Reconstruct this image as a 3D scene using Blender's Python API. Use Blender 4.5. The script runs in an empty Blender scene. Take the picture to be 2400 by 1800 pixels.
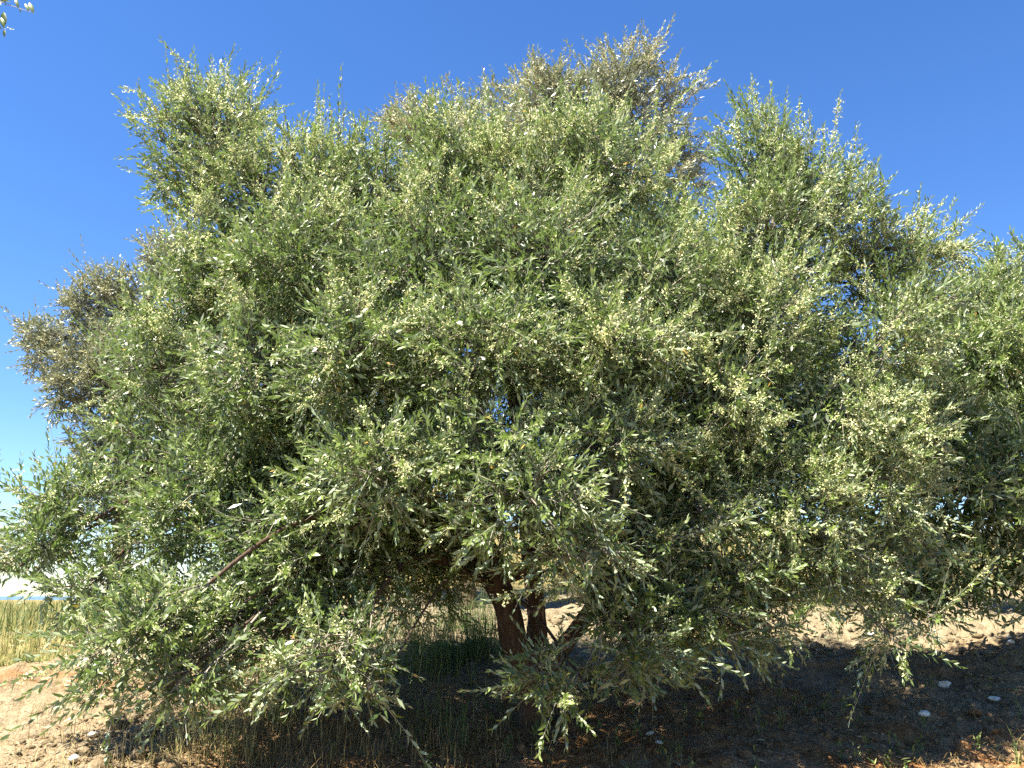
import bpy, math, random
import numpy as np
from mathutils import Vector, Matrix

# ------------------------------------------------------------------ camera, sky, sun, exposure
sc = bpy.context.scene
COL = sc.collection
RNG = np.random.default_rng(11)
random.seed(5)

EYE = np.array([0.0, 0.0, 1.6])
PITCH = math.radians(14.2)
F = 1958.0                                    # focal length in photo pixels (photo 2400 px wide)
cam_d = bpy.data.cameras.new('camera')
cam_d.sensor_width = 36.0
cam_d.lens = 36.0 * F / 2400.0
cam_d.clip_start = 0.05
cam_d.clip_end = 20000.0
cam = bpy.data.objects.new('camera', cam_d)
cam.location = EYE
cam.rotation_euler = (math.radians(90) + PITCH, 0, 0)
COL.objects.link(cam)
sc.camera = cam

SUN_EL = math.radians(62)
SUN_AZ = math.atan2(-0.84, -0.54)             # from +Y towards +X: high on the left
sun_to = Vector((math.sin(SUN_AZ) * math.cos(SUN_EL), math.cos(SUN_AZ) * math.cos(SUN_EL), math.sin(SUN_EL)))

world = bpy.data.worlds.new('World')
sc.world = world
world.use_nodes = True
wn = world.node_tree
wn.nodes.clear()
sky = wn.nodes.new('ShaderNodeTexSky')
sky.sky_type = 'NISHITA'
sky.sun_disc = False
sky.sun_elevation = SUN_EL
sky.sun_rotation = SUN_AZ
sky.altitude = 100
sky.air_density = 1.0
sky.dust_density = 0.05
sky.ozone_density = 5.0
bg = wn.nodes.new('ShaderNodeBackground')
bg.inputs['Strength'].default_value = 0.055
wo = wn.nodes.new('ShaderNodeOutputWorld')
hs = wn.nodes.new('ShaderNodeHueSaturation')
hs.inputs['Hue'].default_value = 0.508
hs.inputs['Saturation'].default_value = 1.2
wn.links.new(sky.outputs[0], hs.inputs['Color'])
wn.links.new(hs.outputs[0], bg.inputs[0])
wn.links.new(bg.outputs[0], wo.inputs[0])

sun_d = bpy.data.lights.new('sun', 'SUN')
sun_d.energy = 5.0
sun_d.angle = math.radians(0.53)
sun_d.color = (1.0, 0.93, 0.80)
sun = bpy.data.objects.new('sun', sun_d)
sun.rotation_euler = sun_to.to_track_quat('Z', 'Y').to_euler()
sun.location = (-6, -4, 14)
COL.objects.link(sun)

vs = sc.view_settings
vs.view_transform = 'Standard'
vs.look = 'None'
vs.exposure = 2.2
vs.gamma = 1.0
vs.use_curve_mapping = False
cy = sc.cycles
cy.max_bounces = 6
cy.diffuse_bounces = 3
cy.glossy_bounces = 2
cy.transmission_bounces = 4
cy.transparent_max_bounces = 4
cy.caustics_reflective = False
cy.caustics_refractive = False
cy.use_denoising = False
cy.sample_clamp_indirect = 4.0

CP, SP = math.cos(PITCH), math.sin(PITCH)


def at(px, py, Y):
    """the point at forward distance Y that the photo shows at pixel px, py"""
    u, v = (px - 1200.0) / F, (900.0 - py) / F
    d = np.array([u, CP - v * SP, SP + v * CP])
    return EYE + d * (Y / d[1])


# ------------------------------------------------------------------ small tools
def vhash(ix, iy, iz, seed):
    h = (ix.astype(np.int64) * 374761393 + iy.astype(np.int64) * 668265263 + iz.astype(np.int64) * 2147483647 + seed * 1274126177) & 0xffffffff
    h = ((h ^ (h >> 13)) * 1274126177) & 0xffffffff
    h = (h ^ (h >> 16)) & 0xffffffff
    return h / 4294967295.0


def noise3(p, freq, seed=0):
    q = np.asarray(p, float) * freq
    i = np.floor(q).astype(np.int64)
    f = q - i
    f = f * f * (3 - 2 * f)
    out = 0
    for dx in (0, 1):
        for dy in (0, 1):
            for dz in (0, 1):
                w = (f[:, 0] if dx else 1 - f[:, 0]) * (f[:, 1] if dy else 1 - f[:, 1]) * (f[:, 2] if dz else 1 - f[:, 2])
                out = out + w * vhash(i[:, 0] + dx, i[:, 1] + dy, i[:, 2] + dz, seed)
    return out


def noise2(x, y, freq, seed=0):
    return noise3(np.stack([x, y, np.zeros_like(x) + 0.37], 1), freq, seed)


def sstep(a, b, x):
    t = np.clip((x - a) / (b - a), 0, 1)
    return t * t * (3 - 2 * t)


def norm(v):
    return v / np.maximum(np.linalg.norm(v, axis=-1, keepdims=True), 1e-9)


def mesh_from(name, V, T, attrs=None, smooth=False, mat=None):
    """triangles T (n,3) over vertices V (m,3) as a mesh; attrs: {name: per-vertex float}"""
    me = bpy.data.meshes.new(name)
    V = np.ascontiguousarray(V, dtype=np.float32)
    T = np.ascontiguousarray(T, dtype=np.int32)
    me.vertices.add(len(V))
    me.vertices.foreach_set('co', V.ravel())
    me.loops.add(T.size)
    me.loops.foreach_set('vertex_index', T.ravel())
    me.polygons.add(len(T))
    me.polygons.foreach_set('loop_start', np.arange(0, T.size, 3, dtype=np.int32))
    if smooth:
        me.polygons.foreach_set('use_smooth', np.ones(len(T), dtype=bool))
    for k, a in (attrs or {}).items():
        at_ = me.attributes.new(k, 'FLOAT', 'POINT')
        at_.data.foreach_set('value', np.ascontiguousarray(a, dtype=np.float32))
    me.update(calc_edges=True)
    if mat:
        me.materials.append(mat)
    return me


def link(name, data, parent=None, **props):
    o = bpy.data.objects.new(name, data)
    COL.objects.link(o)
    if parent is not None:
        o.parent = parent
        o.matrix_parent_inverse = Matrix.Translation(-Vector(parent.location))
    for k, v in props.items():
        o[k] = v
    return o


def empty(name, loc, label, cat, group=None):
    o = bpy.data.objects.new(name, None)
    o.empty_display_size = 0.2
    o.location = loc
    COL.objects.link(o)
    o['label'] = label
    o['category'] = cat
    if group:
        o['group'] = group
    return o


class Geo:
    """collects triangle soups"""
    def __init__(self):
        self.V, self.T, self.A, self.n = [], [], [], 0

    def add(self, V, T, a=None):
        V = np.asarray(V, float)
        self.V.append(V)
        self.T.append(np.asarray(T) + self.n)
        self.A.append(np.zeros(len(V)) if a is None else np.broadcast_to(a, (len(V),)))
        self.n += len(V)

    def mesh(self, name, mat, smooth=False):
        if not self.V:
            return mesh_from(name, np.zeros((0, 3)), np.zeros((0, 3), int), mat=mat)
        return mesh_from(name, np.concatenate(self.V), np.concatenate(self.T), {'var': np.concatenate(self.A)}, smooth, mat)


def spline(P, n):
    """Catmull-Rom through the rows of P (position + radius) with n samples per span"""
    P = np.asarray(P, float)
    Q = np.vstack([2 * P[0] - P[1], P, 2 * P[-1] - P[-2]])
    out = []
    for i in range(1, len(Q) - 2):
        t = np.linspace(0, 1, n, endpoint=False)[:, None]
        a, b, c, d = Q[i - 1], Q[i], Q[i + 1], Q[i + 2]
        out.append(0.5 * (2 * b + (c - a) * t + (2 * a - 5 * b + 4 * c - d) * t ** 2 + (3 * b - a - 3 * c + d) * t ** 3))
    out.append(P[-1:])
    return np.vstack(out)


def tube(P, R, sides, rough=0.0, seed=0):
    P = np.asarray(P, float)
    n = len(P)
    T = norm(np.gradient(P, axis=0))
    ref = np.array([0.31, 0.9, 0.2])
    u = norm(np.cross(T, ref))
    v = np.cross(T, u)
    ang = np.linspace(0, 2 * np.pi, sides, endpoint=False)
    R = np.asarray(R, float)[:, None] * np.ones((1, sides))
    if rough:
        s = np.concatenate([[0], np.cumsum(np.linalg.norm(np.diff(P, axis=0), axis=1))])
        for k in range(sides):
            pts = np.stack([s * 3.5, np.full(n, math.cos(ang[k]) * 1.3), np.full(n, math.sin(ang[k]) * 1.3)], 1)
            R[:, k] *= 1 + rough * (noise3(pts, 1.7, seed) - 0.5) * 2 + rough * 0.7 * (noise3(pts, 5.0, seed + 3) - 0.5)
    V = P[:, None] + u[:, None] * (np.cos(ang)[None, :, None] * R[:, :, None]) + v[:, None] * (np.sin(ang)[None, :, None] * R[:, :, None])
    V = V.reshape(-1, 3)
    i = np.arange(n - 1)[:, None] * sides
    k = np.arange(sides)[None]
    k2 = (k + 1) % sides
    a, b, c, d = i + k, i + k2, i + sides + k2, i + sides + k
    T_ = np.concatenate([np.stack([a, b, c], -1).reshape(-1, 3), np.stack([a, c, d], -1).reshape(-1, 3)])
    return V, T_


def batch_tubes(P, R, sides=3):
    """P (N,K,3) curves, R (N,K) radii -> one soup"""
    N, K, _ = P.shape
    T = norm(np.gradient(P, axis=1))
    u = norm(np.cross(T, np.array([0.31, 0.9, 0.2])))
    v = np.cross(T, u)
    ang = np.linspace(0, 2 * np.pi, sides, endpoint=False)
    V = P[:, :, None] + R[:, :, None, None] * (u[:, :, None] * np.cos(ang)[:, None] + v[:, :, None] * np.sin(ang)[:, None])
    base = (np.arange(N)[:, None, None] * K + np.arange(K - 1)[None, :, None]) * sides
    k = np.arange(sides)[None, None]
    k2 = (k + 1) % sides
    a, b, c, d = base + k, base + k2, base + sides + k2, base + sides + k
    Tr = np.concatenate([np.stack([a, b, c], -1).reshape(-1, 3), np.stack([a, c, d], -1).reshape(-1, 3)])
    return V.reshape(-1, 3), Tr


# ------------------------------------------------------------------ materials
def new_mat(name):
    m = bpy.data.materials.new(name)
    m.use_nodes = True
    nt = m.node_tree
    nt.nodes.clear()
    out = nt.nodes.new('ShaderNodeOutputMaterial')
    return m, nt, out


def ramp(nt, fac, stops):
    r = nt.nodes.new('ShaderNodeValToRGB')
    e = r.color_ramp.elements
    while len(e) < len(stops):
        e.new(0.5)
    for el, (p, c) in zip(e, stops):
        el.position = p
        el.color = (*c, 1)
    nt.links.new(fac, r.inputs[0])
    return r.outputs[0]


def mixc(nt, fac, a, b, mode='MIX'):
    m = nt.nodes.new('ShaderNodeMix')
    m.data_type = 'RGBA'
    m.blend_type = mode
    for s, val in ((m.inputs[0], fac), (m.inputs[6], a), (m.inputs[7], b)):
        if isinstance(val, (int, float)):
            s.default_value = val
        elif isinstance(val, tuple):
            s.default_value = (*val, 1)
        else:
            nt.links.new(val, s)
    return m.outputs[2]


def attr(nt, name='var'):
    a = nt.nodes.new('ShaderNodeAttribute')
    a.attribute_name = name
    return a.outputs['Fac']


def leaf_mat(name, top_stops, under, trans, trans_w=0.28, rough=0.36, spec=0.5):
    m, nt, out = new_mat(name)
    var = attr(nt)
    top = ramp(nt, var, top_stops)
    und = mixc(nt, 0.3, under, top)
    geo = nt.nodes.new('ShaderNodeNewGeometry')
    col = mixc(nt, geo.outputs['Backfacing'], top, und)
    p = nt.nodes.new('ShaderNodeBsdfPrincipled')
    nt.links.new(col, p.inputs['Base Color'])
    rr = nt.nodes.new('ShaderNodeMapRange')
    rr.inputs['To Min'].default_value = rough
    rr.inputs['To Max'].default_value = 0.7
    nt.links.new(geo.outputs['Backfacing'], rr.inputs['Value'])
    nt.links.new(rr.outputs[0], p.inputs['Roughness'])
    p.inputs['Specular IOR Level'].default_value = spec
    t = nt.nodes.new('ShaderNodeBsdfTranslucent')
    nt.links.new(mixc(nt, 0.5, top, trans), t.inputs['Color'])
    mx = nt.nodes.new('ShaderNodeMixShader')
    mx.inputs[0].default_value = trans_w
    nt.links.new(p.outputs[0], mx.inputs[1])
    nt.links.new(t.outputs[0], mx.inputs[2])
    nt.links.new(mx.outputs[0], out.inputs[0])
    return m


def simple_mat(name, stops, rough=0.8, spec=0.2, trans=None, trans_w=0.0):
    m, nt, out = new_mat(name)
    col = ramp(nt, attr(nt), stops)
    p = nt.nodes.new('ShaderNodeBsdfPrincipled')
    nt.links.new(col, p.inputs['Base Color'])
    p.inputs['Roughness'].default_value = rough
    p.inputs['Specular IOR Level'].default_value = spec
    if trans_w:
        t = nt.nodes.new('ShaderNodeBsdfTranslucent')
        if trans:
            t.inputs['Color'].default_value = (*trans, 1)
        else:
            nt.links.new(col, t.inputs['Color'])
        mx = nt.nodes.new('ShaderNodeMixShader')
        mx.inputs[0].default_value = trans_w
        nt.links.new(p.outputs[0], mx.inputs[1])
        nt.links.new(t.outputs[0], mx.inputs[2])
        nt.links.new(mx.outputs[0], out.inputs[0])
    else:
        nt.links.new(p.outputs[0], out.inputs[0])
    return m


M = {}
# var: 0 old dark leaf ... 0.8 young leaf, 1 yellowing leaf
M['leaf'] = leaf_mat('olive_leaf', [(0.0, (0.056, 0.090, 0.027)), (0.5, (0.116, 0.162, 0.042)), (0.85, (0.188, 0.240, 0.057)), (0.97, (0.16, 0.215, 0.075)), (1.0, (0.42, 0.26, 0.05))],
                     (0.34, 0.40, 0.27), (0.20, 0.34, 0.05), 0.25, 0.40, 0.5)
M['leaf_grey'] = leaf_mat('grey_olive_leaf', [(0.0, (0.10, 0.115, 0.060)), (0.5, (0.17, 0.185, 0.10)), (0.85, (0.24, 0.255, 0.14)), (1.0, (0.30, 0.22, 0.08))],
                          (0.42, 0.44, 0.36), (0.20, 0.25, 0.07), 0.2, 0.42, 0.5)
M['flower'] = simple_mat('olive_blossom', [(0.0, (0.50, 0.54, 0.23)), (0.5, (0.68, 0.68, 0.35)), (1.0, (0.80, 0.79, 0.50))], 0.7, 0.2, None, 0.3)
M['flower_gold'] = simple_mat('golden_blossom', [(0.0, (0.48, 0.45, 0.22)), (0.5, (0.66, 0.61, 0.36)), (1.0, (0.78, 0.74, 0.50))], 0.7, 0.2, None, 0.25)
M['twig'] = simple_mat('twig_bark', [(0.0, (0.13, 0.11, 0.085)), (1.0, (0.34, 0.32, 0.25))], 0.75, 0.25)
M['straw'] = simple_mat('dry_grass', [(0.0, (0.20, 0.125, 0.05)), (0.6, (0.32, 0.24, 0.10)), (1.0, (0.42, 0.34, 0.16))], 0.7, 0.2, None, 0.25)
M['grass'] = simple_mat('green_grass', [(0.0, (0.05, 0.10, 0.026)), (0.5, (0.10, 0.155, 0.038)), (0.8, (0.24, 0.245, 0.08)), (1.0, (0.42, 0.36, 0.16))], 0.55, 0.3, None, 0.35)
M['shade_litter'] = simple_mat('dead_leaves', [(0.0, (0.13, 0.065, 0.03)), (0.5, (0.28, 0.16, 0.075)), (1.0, (0.50, 0.36, 0.20))], 0.8, 0.15)


def bark_mat():
    m, nt, out = new_mat('olive_bark')
    tc = nt.nodes.new('ShaderNodeNewGeometry')
    mp = nt.nodes.new('ShaderNodeMapping')
    mp.inputs['Scale'].default_value = (1, 1, 0.28)
    nt.links.new(tc.outputs['Position'], mp.inputs[0])
    n1 = nt.nodes.new('ShaderNodeTexNoise')
    n1.inputs['Scale'].default_value = 38
    n1.inputs['Detail'].default_value = 7
    nt.links.new(mp.outputs[0], n1.inputs[0])
    n2 = nt.nodes.new('ShaderNodeTexNoise')
    n2.inputs['Scale'].default_value = 5
    n2.inputs['Detail'].default_value = 3
    nt.links.new(tc.outputs['Position'], n2.inputs[0])
    c1 = ramp(nt, n1.outputs[0], [(0.3, (0.024, 0.018, 0.013)), (0.52, (0.075, 0.055, 0.040)), (0.75, (0.17, 0.135, 0.10))])
    c2 = mixc(nt, n2.outputs[0], c1, (0.085, 0.052, 0.033))
    p = nt.nodes.new('ShaderNodeBsdfPrincipled')
    nt.links.new(c2, p.inputs['Base Color'])
    p.inputs['Roughness'].default_value = 0.9
    p.inputs['Specular IOR Level'].default_value = 0.15
    b = nt.nodes.new('ShaderNodeBump')
    b.inputs['Strength'].default_value = 0.9
    b.inputs['Distance'].default_value = 0.02
    nt.links.new(n1.outputs[0], b.inputs['Height'])
    nt.links.new(b.outputs[0], p.inputs['Normal'])
    nt.links.new(p.outputs[0], out.inputs[0])
    return m


M['bark'] = bark_mat()


# ------------------------------------------------------------------ terrain
def ground_z(x, y):
    """smooth lie of the land: a slope up to the tree that levels off on the left and climbs on the right"""
    x = np.asarray(x, float)
    y = np.asarray(y, float)
    yc = np.clip(y, -8, None)
    left = 0.155 * np.minimum(yc, 6.4)
    k = np.clip(yc - 6.4, 0, None)
    left = left + 0.10 * (1 - np.exp(-k / 1.2)) - 0.004 * np.clip(yc - 20, 0, None) * (yc < 400) - 1.52 * (yc >= 400) - 0.05 * np.clip(yc - 400, 0, 2000)
    right = 0.155 * np.minimum(yc, 16) + 1.2 * (1 - np.exp(-np.clip(yc - 16, 0, None) * 0.129))
    right = right - 0.012 * np.clip(yc - 60, 0, 400)
    w = sstep(-5.0, -1.0, x + 0.02 * np.clip(y - 8, 0, 60))
    z = left * (1 - w) + right * w
    return z


def ground_rough(x, y):
    """clods and hollows of the worked soil"""
    near = np.exp(-(np.clip(np.hypot(x, y - 6.0) - 4.5, 0, None) / 5.0) ** 2)
    shade = np.exp(-(((x - 0.4) / 2.4) ** 2 + ((y - 5.3) / 1.4) ** 2))
    n = 0.10 * (noise2(x, y, 0.9, 1) - 0.5)
    c = noise2(x, y, 4.5, 2)
    d = noise2(x, y, 10.0, 3)
    e = noise2(x, y, 23.0, 4)
    return n + near * (1 - 0.6 * shade) * (0.115 * (c - 0.5) + 0.075 * (d - 0.5) + 0.052 * (e - 0.5)) + 0.012 * near * (e - 0.5)


def gz(x, y):
    x = np.atleast_1d(np.asarray(x, float))
    y = np.atleast_1d(np.asarray(y, float))
    return ground_z(x, y) + ground_rough(x, y)


def graded(lo, hi, n_core, far_lo, far_hi, n_far):
    core = np.linspace(lo, hi, n_core)
    s = core[1] - core[0]
    k = np.arange(1, n_far + 1)

    def tail(dist):
        r = 1.02
        while s * (r ** n_far - 1) / (r - 1) * r < dist:
            r += 0.0025
        t = s * (r ** k - 1) / (r - 1) * r
        return t * dist / t[-1]
    return np.concatenate([(lo - tail(lo - far_lo))[::-1], core, hi + tail(far_hi - hi)])


gx = graded(-5.0, 5.0, 250, -9000, 9000, 50)
gy = graded(3.8, 9.0, 180, -300, 14000, 60)
GX, GY = np.meshgrid(gx, gy)
fx, fy = GX.ravel(), GY.ravel()
GV = np.stack([fx, fy, gz(fx, fy)], 1)
nx, ny = len(gx), len(gy)
ii = (np.arange(ny - 1)[:, None] * nx + np.arange(nx - 1)[None]).ravel()
GT = np.concatenate([np.stack([ii, ii + 1, ii + nx + 1], 1), np.stack([ii, ii + nx + 1, ii + nx], 1)])


def ground_mat():
    m, nt, out = new_mat('soil')
    g = nt.nodes.new('ShaderNodeNewGeometry')
    pos = g.outputs['Position']

    def tex(scale, detail=5, rough=0.6):
        n = nt.nodes.new('ShaderNodeTexNoise')
        n.inputs['Scale'].default_value = scale
        n.inputs['Detail'].default_value = detail
        n.inputs['Roughness'].default_value = rough
        nt.links.new(pos, n.inputs[0])
        return n.outputs[0]
    a, b, c = tex(1.6), tex(14, 6), tex(70, 4)
    tan = ramp(nt, b, [(0.30, (0.165, 0.128, 0.078)), (0.5, (0.225, 0.186, 0.12)), (0.72, (0.285, 0.245, 0.168))])
    orange = ramp(nt, b, [(0.3, (0.19, 0.105, 0.048)), (0.6, (0.255, 0.155, 0.074)), (0.8, (0.30, 0.21, 0.11))])
    shade_litter = ramp(nt, b, [(0.3, (0.10, 0.047, 0.018)), (0.5, (0.235, 0.118, 0.047)), (0.75, (0.36, 0.21, 0.09))])  # reddish leaf litter, colour also warmed to stand in for the tree's warm shade
    field = ramp(nt, a, [(0.3, (0.15, 0.13, 0.05)), (0.7, (0.25, 0.20, 0.085))])
    w1 = attr(nt, 'path')
    w2 = attr(nt, 'shade_litter')
    w3 = attr(nt, 'field')
    col = mixc(nt, w1, tan, orange)
    col = mixc(nt, w2, col, shade_litter)
    col = mixc(nt, w3, col, field)
    sp = ramp(nt, c, [(0.36, (0.62, 0.58, 0.52)), (0.55, (1, 1, 1)), (0.75, (1.15, 1.15, 1.15))])
    col = mixc(nt, 1.0, col, sp, 'MULTIPLY')
    p = nt.nodes.new('ShaderNodeBsdfPrincipled')
    nt.links.new(col, p.inputs['Base Color'])
    p.inputs['Roughness'].default_value = 0.95
    p.inputs['Specular IOR Level'].default_value = 0.1
    bmp = nt.nodes.new('ShaderNodeBump')
    bmp.inputs['Strength'].default_value = 0.7
    bmp.inputs['Distance'].default_value = 0.03
    mm = nt.nodes.new('ShaderNodeMath')
    mm.operation = 'ADD'
    nt.links.new(b, mm.inputs[0])
    nt.links.new(c, mm.inputs[1])
    nt.links.new(mm.outputs[0], bmp.inputs['Height'])
    nt.links.new(bmp.outputs[0], p.inputs['Normal'])
    nt.links.new(p.outputs[0], out.inputs[0])
    return m


def zones(x, y):
    wob = 0.9 * (noise2(x, y, 0.8, 21) - 0.5) + 0.5 * (noise2(x, y, 2.6, 22) - 0.5)
    fine = noise2(x, y, 6.0, 23)
    # a bare reddish track runs behind the worked strip
    line = 6.75 + 0.02 * x + 0.35 * sstep(0, 6, x) * x * 0.25
    path = np.exp(-((y + wob * 0.6 - line) / 0.55) ** 2) * (0.5 + 0.5 * sstep(0.3, 0.6, fine))
    path = np.clip(path * sstep(1.2, 3.2, np.abs(x)), 0, 1)
    lit = np.exp(-(((x - 1.0 + wob) / 3.1) ** 4 + ((y - 4.7 + wob) / 1.45) ** 4)) * (0.55 + 0.45 * sstep(0.35, 0.6, fine))  # litter zone, widened to tint the ground where the tree's shadow falls
    fld = np.maximum(sstep(7.2, 7.7, y + wob * 0.5) * sstep(-3.2, -4.2, x + wob * 0.4), sstep(10.0, 11.2, y + wob))
    return np.clip(path, 0, 1), np.clip(lit, 0, 1), np.clip(fld, 0, 1)


zp, zl, zf = zones(fx, fy)
M['soil'] = ground_mat()
gme = mesh_from('ground', GV, GT, {'path': zp, 'shade_litter': zl, 'field': zf}, True, M['soil'])
link('ground', gme, kind='structure')

# the sea, far off below the plain
m, nt, out = new_mat('sea_water')
p = nt.nodes.new('ShaderNodeBsdfPrincipled')
p.inputs['Base Color'].default_value = (0.05, 0.10, 0.16, 1)
p.inputs['Roughness'].default_value = 0.25
nt.links.new(p.outputs[0], out.inputs[0])
sx, sy = np.meshgrid(np.linspace(-16000, 16000, 9), np.linspace(700, 18000, 5))
ii = (np.arange(4)[:, None] * 9 + np.arange(8)[None]).ravel()
link('sea', mesh_from('sea', np.stack([sx.ravel(), sy.ravel(), np.full(45, -14.0)], 1), np.concatenate([np.stack([ii, ii + 1, ii + 10], 1), np.stack([ii, ii + 10, ii + 9], 1)]), mat=m), kind='structure')

# ------------------------------------------------------------------ olive trees
LEAF_L = 0.045
near_leaves = []          # filled by the main tree: frames of leaves near the camera


def make_leaves(P, D, N_, L, W, curl, var, tris=4):
    """leaf blades: base P, direction D, upper-side normal N_, length L, width W"""
    n = len(P)
    S = np.cross(N_, D)
    L = L[:, None]
    W = W[:, None]
    c = curl[:, None] * L
    if tris == 4:
        V = np.stack([P,
                      P + D * L * 0.33 - S * W * 0.5 + N_ * c * 0.5,
                      P + D * L * 0.68 - S * W * 0.42 + N_ * c * 0.35,
                      P + D * L - N_ * c * 0.6,
                      P + D * L * 0.68 + S * W * 0.42 + N_ * c * 0.35,
                      P + D * L * 0.33 + S * W * 0.5 + N_ * c * 0.5], 1)
        t = np.array([[0, 1, 5], [1, 2, 4], [1, 4, 5], [2, 3, 4]])
    else:
        V = np.stack([P, P + D * L * 0.48 - S * W * 0.5 + N_ * c * 0.4, P + D * L - N_ * c * 0.5, P + D * L * 0.48 + S * W * 0.5 + N_ * c * 0.4], 1)
        t = np.array([[0, 1, 3], [1, 2, 3]])
    k = V.shape[1]
    T = (np.arange(n)[:, None, None] * k + t[None]).reshape(-1, 3)
    return V.reshape(-1, 3), T, np.repeat(var, k)


def make_buds(P, R, A, var):
    """small open flowers and buds: creased four-cornered scraps facing every way"""
    n = len(P)
    rg = np.random.default_rng(n)
    u = norm(np.cross(A, norm(rg.normal(0, 1, (n, 3)))))
    R = R[:, None]
    w = np.cross(A, u)
    V = np.stack([P - A * R, P + u * R * 0.75 + w * R * 0.3, P + A * R * 1.1, P - u * R * 0.75 + w * R * 0.3], 1)
    t = np.array([[0, 1, 2], [0, 2, 3]])
    T = (np.arange(n)[:, None, None] * 4 + t[None]).reshape(-1, 3)
    return V.reshape(-1, 3), T, np.repeat(var, 4)


def olive_tree(label, base, stems, blobs, n_ends, sprigs_per, leaf_len=LEAF_L, seed=1, fine_d=4.7, flower=0.85, lmat='leaf', fmat='flower',
               buds=6, far_y=99.0, main=False, sprig_len=(0.11, 0.27), hole=0.40, group='olive trees of the grove', bud_r=(0.0040, 0.0072), width=0.265, leaf_step=0.46, gap_f=2.3, fill=0, extra=()):
    rng = np.random.default_rng(seed)
    base = np.asarray(base, float)
    root = empty('olive_tree', base, label, 'tree', group)
    B = np.array([[*b[0], *b[1]] for b in blobs], float)           # centre, radii
    lift = np.array([b[2] for b in blobs], float)                 # + upright shoots, - hanging shoots
    dens = np.array([b[3] if len(b) > 3 else 1.0 for b in blobs], float)
    # --- trunk: stems from one flared foot
    tg = Geo()
    tops = []
    for si, s in enumerate(stems):
        P = spline(np.array(s, float), 7)
        V, T = tube(P[:, :3], P[:, 3], 12, 0.22, seed + si)
        tg.add(V, T)
        tops.append(P)
    link('trunk', tg.mesh('trunk', M['bark'], True), root)
    # --- limbs: one to the heart of each clump
    allp = np.vstack([t[len(t) // 2:] for t in tops])
    limbs = []
    for bi in range(len(B)):
        c = B[bi, :3]
        d = np.linalg.norm(allp[:, :3] - c, axis=1) + 0.9 * np.clip(allp[:, 2] - c[2], 0, None)
        st = allp[np.argmin(d)]
        mid = st[:3] * 0.5 + c * 0.5 + np.array([0, 0, 0.10 + 0.12 * (lift[bi] < 0)]) * np.linalg.norm(c - st[:3]) + rng.normal(0, 0.06, 3)
        r0 = min(1.0, B[bi, 3] / 0.32) * min(st[3] * 0.75, 0.010 + 0.008 * np.linalg.norm(c - st[:3]))
        q1 = st[:3] * 0.75 + mid * 0.25 + rng.normal(0, 0.03, 3)
        P = spline(np.array([[*st[:3], r0], [*mid, r0 * 0.72], [*c, r0 * 0.4]]), 8)
        limbs.append(P)
        V, T = tube(P[:, :3], P[:, 3], 7, 0.15, seed + bi)
        g = Geo()
        g.add(V, T)
        link('limb', g.mesh('limb', M['bark'], True), root)
    # --- branch ends in the clumps
    area = (B[:, 3] * B[:, 4] + B[:, 4] * B[:, 5] + B[:, 3] * B[:, 5]) * dens
    cnt = rng.multinomial(n_ends * 3, area / area.sum())
    E, own = [], []
    for bi, n in enumerate(cnt):
        v = norm(rng.normal(0, 1, (n, 3)))
        r = rng.uniform(0, 1, n) ** 0.24
        E.append(B[bi, :3] + v * r[:, None] * B[bi, 3:6])
        own.append(np.full(n, bi))
    E, own = np.vstack(E), np.concatenate(own)
    q = np.min(np.sqrt((((E[:, None] - B[None, :, :3]) / B[None, :, 3:6]) ** 2).sum(-1)) + 10 * 0, axis=1)
    keep = rng.uniform(0, 1, len(E)) < np.where(q < 0.5, 0.22, np.where(q < 0.75, 0.6, 1.0))
    nz = 0.65 * noise3(E, gap_f, seed + 40) + 0.35 * noise3(E, gap_f * 2.2, seed + 41)
    keep &= (nz > hole) | (E[:, 1] > far_y - 0.6)
    keep &= E[:, 2] > ground_z(E[:, 0], E[:, 1]) + 0.22
    idx = np.flatnonzero(keep)
    if len(idx) > n_ends:
        idx = rng.choice(idx, n_ends, replace=False)
    E, own = E[idx], own[idx]
    n = len(E)
    # --- branches from limb to end
    S0 = np.zeros((n, 3))
    for bi in range(len(B)):
        w = np.flatnonzero(own == bi)
        if len(w):
            L = limbs[bi]
            dq = np.linalg.norm(E[w][:, None] - L[None, :, :3], axis=2)
            j = np.clip(np.argmin(dq, axis=1) - rng.integers(0, 4, len(w)), len(L) // 3, len(L) - 1)
            S0[w] = L[j, :3]
    lf = lift[own][:, None]
    out_d = norm(E - S0)
    t = np.linspace(0, 1, 5)[None, :, None]
    midc = (S0 + E) / 2 + np.array([0, 0, 1.0]) * (-0.10 * lf + 0.06) * np.linalg.norm(E - S0, axis=1, keepdims=True) + rng.normal(0, 0.04, (n, 3))
    C = (1 - t) ** 2 * S0[:, None] + 2 * t * (1 - t) * midc[:, None] + t ** 2 * E[:, None]
    R = np.linspace(0.0085, 0.0030, 5)[None] * np.ones((n, 1)) * rng.uniform(0.7, 1.3, (n, 1))
    tw = Geo()
    V, T = batch_tubes(C[:, ::2], R[:, ::2], 3)
    tw.add(V, T, 0.25)
    # --- leafy shoots
    k = sprigs_per
    N = n * k
    tt = np.concatenate([np.ones((n, 1)), rng.uniform(0.35, 1.0, (n, k - 1))], 1).ravel()[:, None]
    e = np.repeat(np.arange(n), k)
    s0, mc, en = S0[e], midc[e], E[e]
    P0 = (1 - tt) ** 2 * s0 + 2 * tt * (1 - tt) * mc + tt ** 2 * en
    Tn = norm(2 * (1 - tt) * (mc - s0) + 2 * tt * (en - mc))
    rad = norm(P0 - B[own[e], :3])
    lf = lift[own[e]][:, None]
    lf = np.where(lf < 0, lf * 0.25, lf * 0.7) + rng.normal(0, 0.25, (N, 1))
    up = np.array([0, 0, 1.0])
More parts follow.
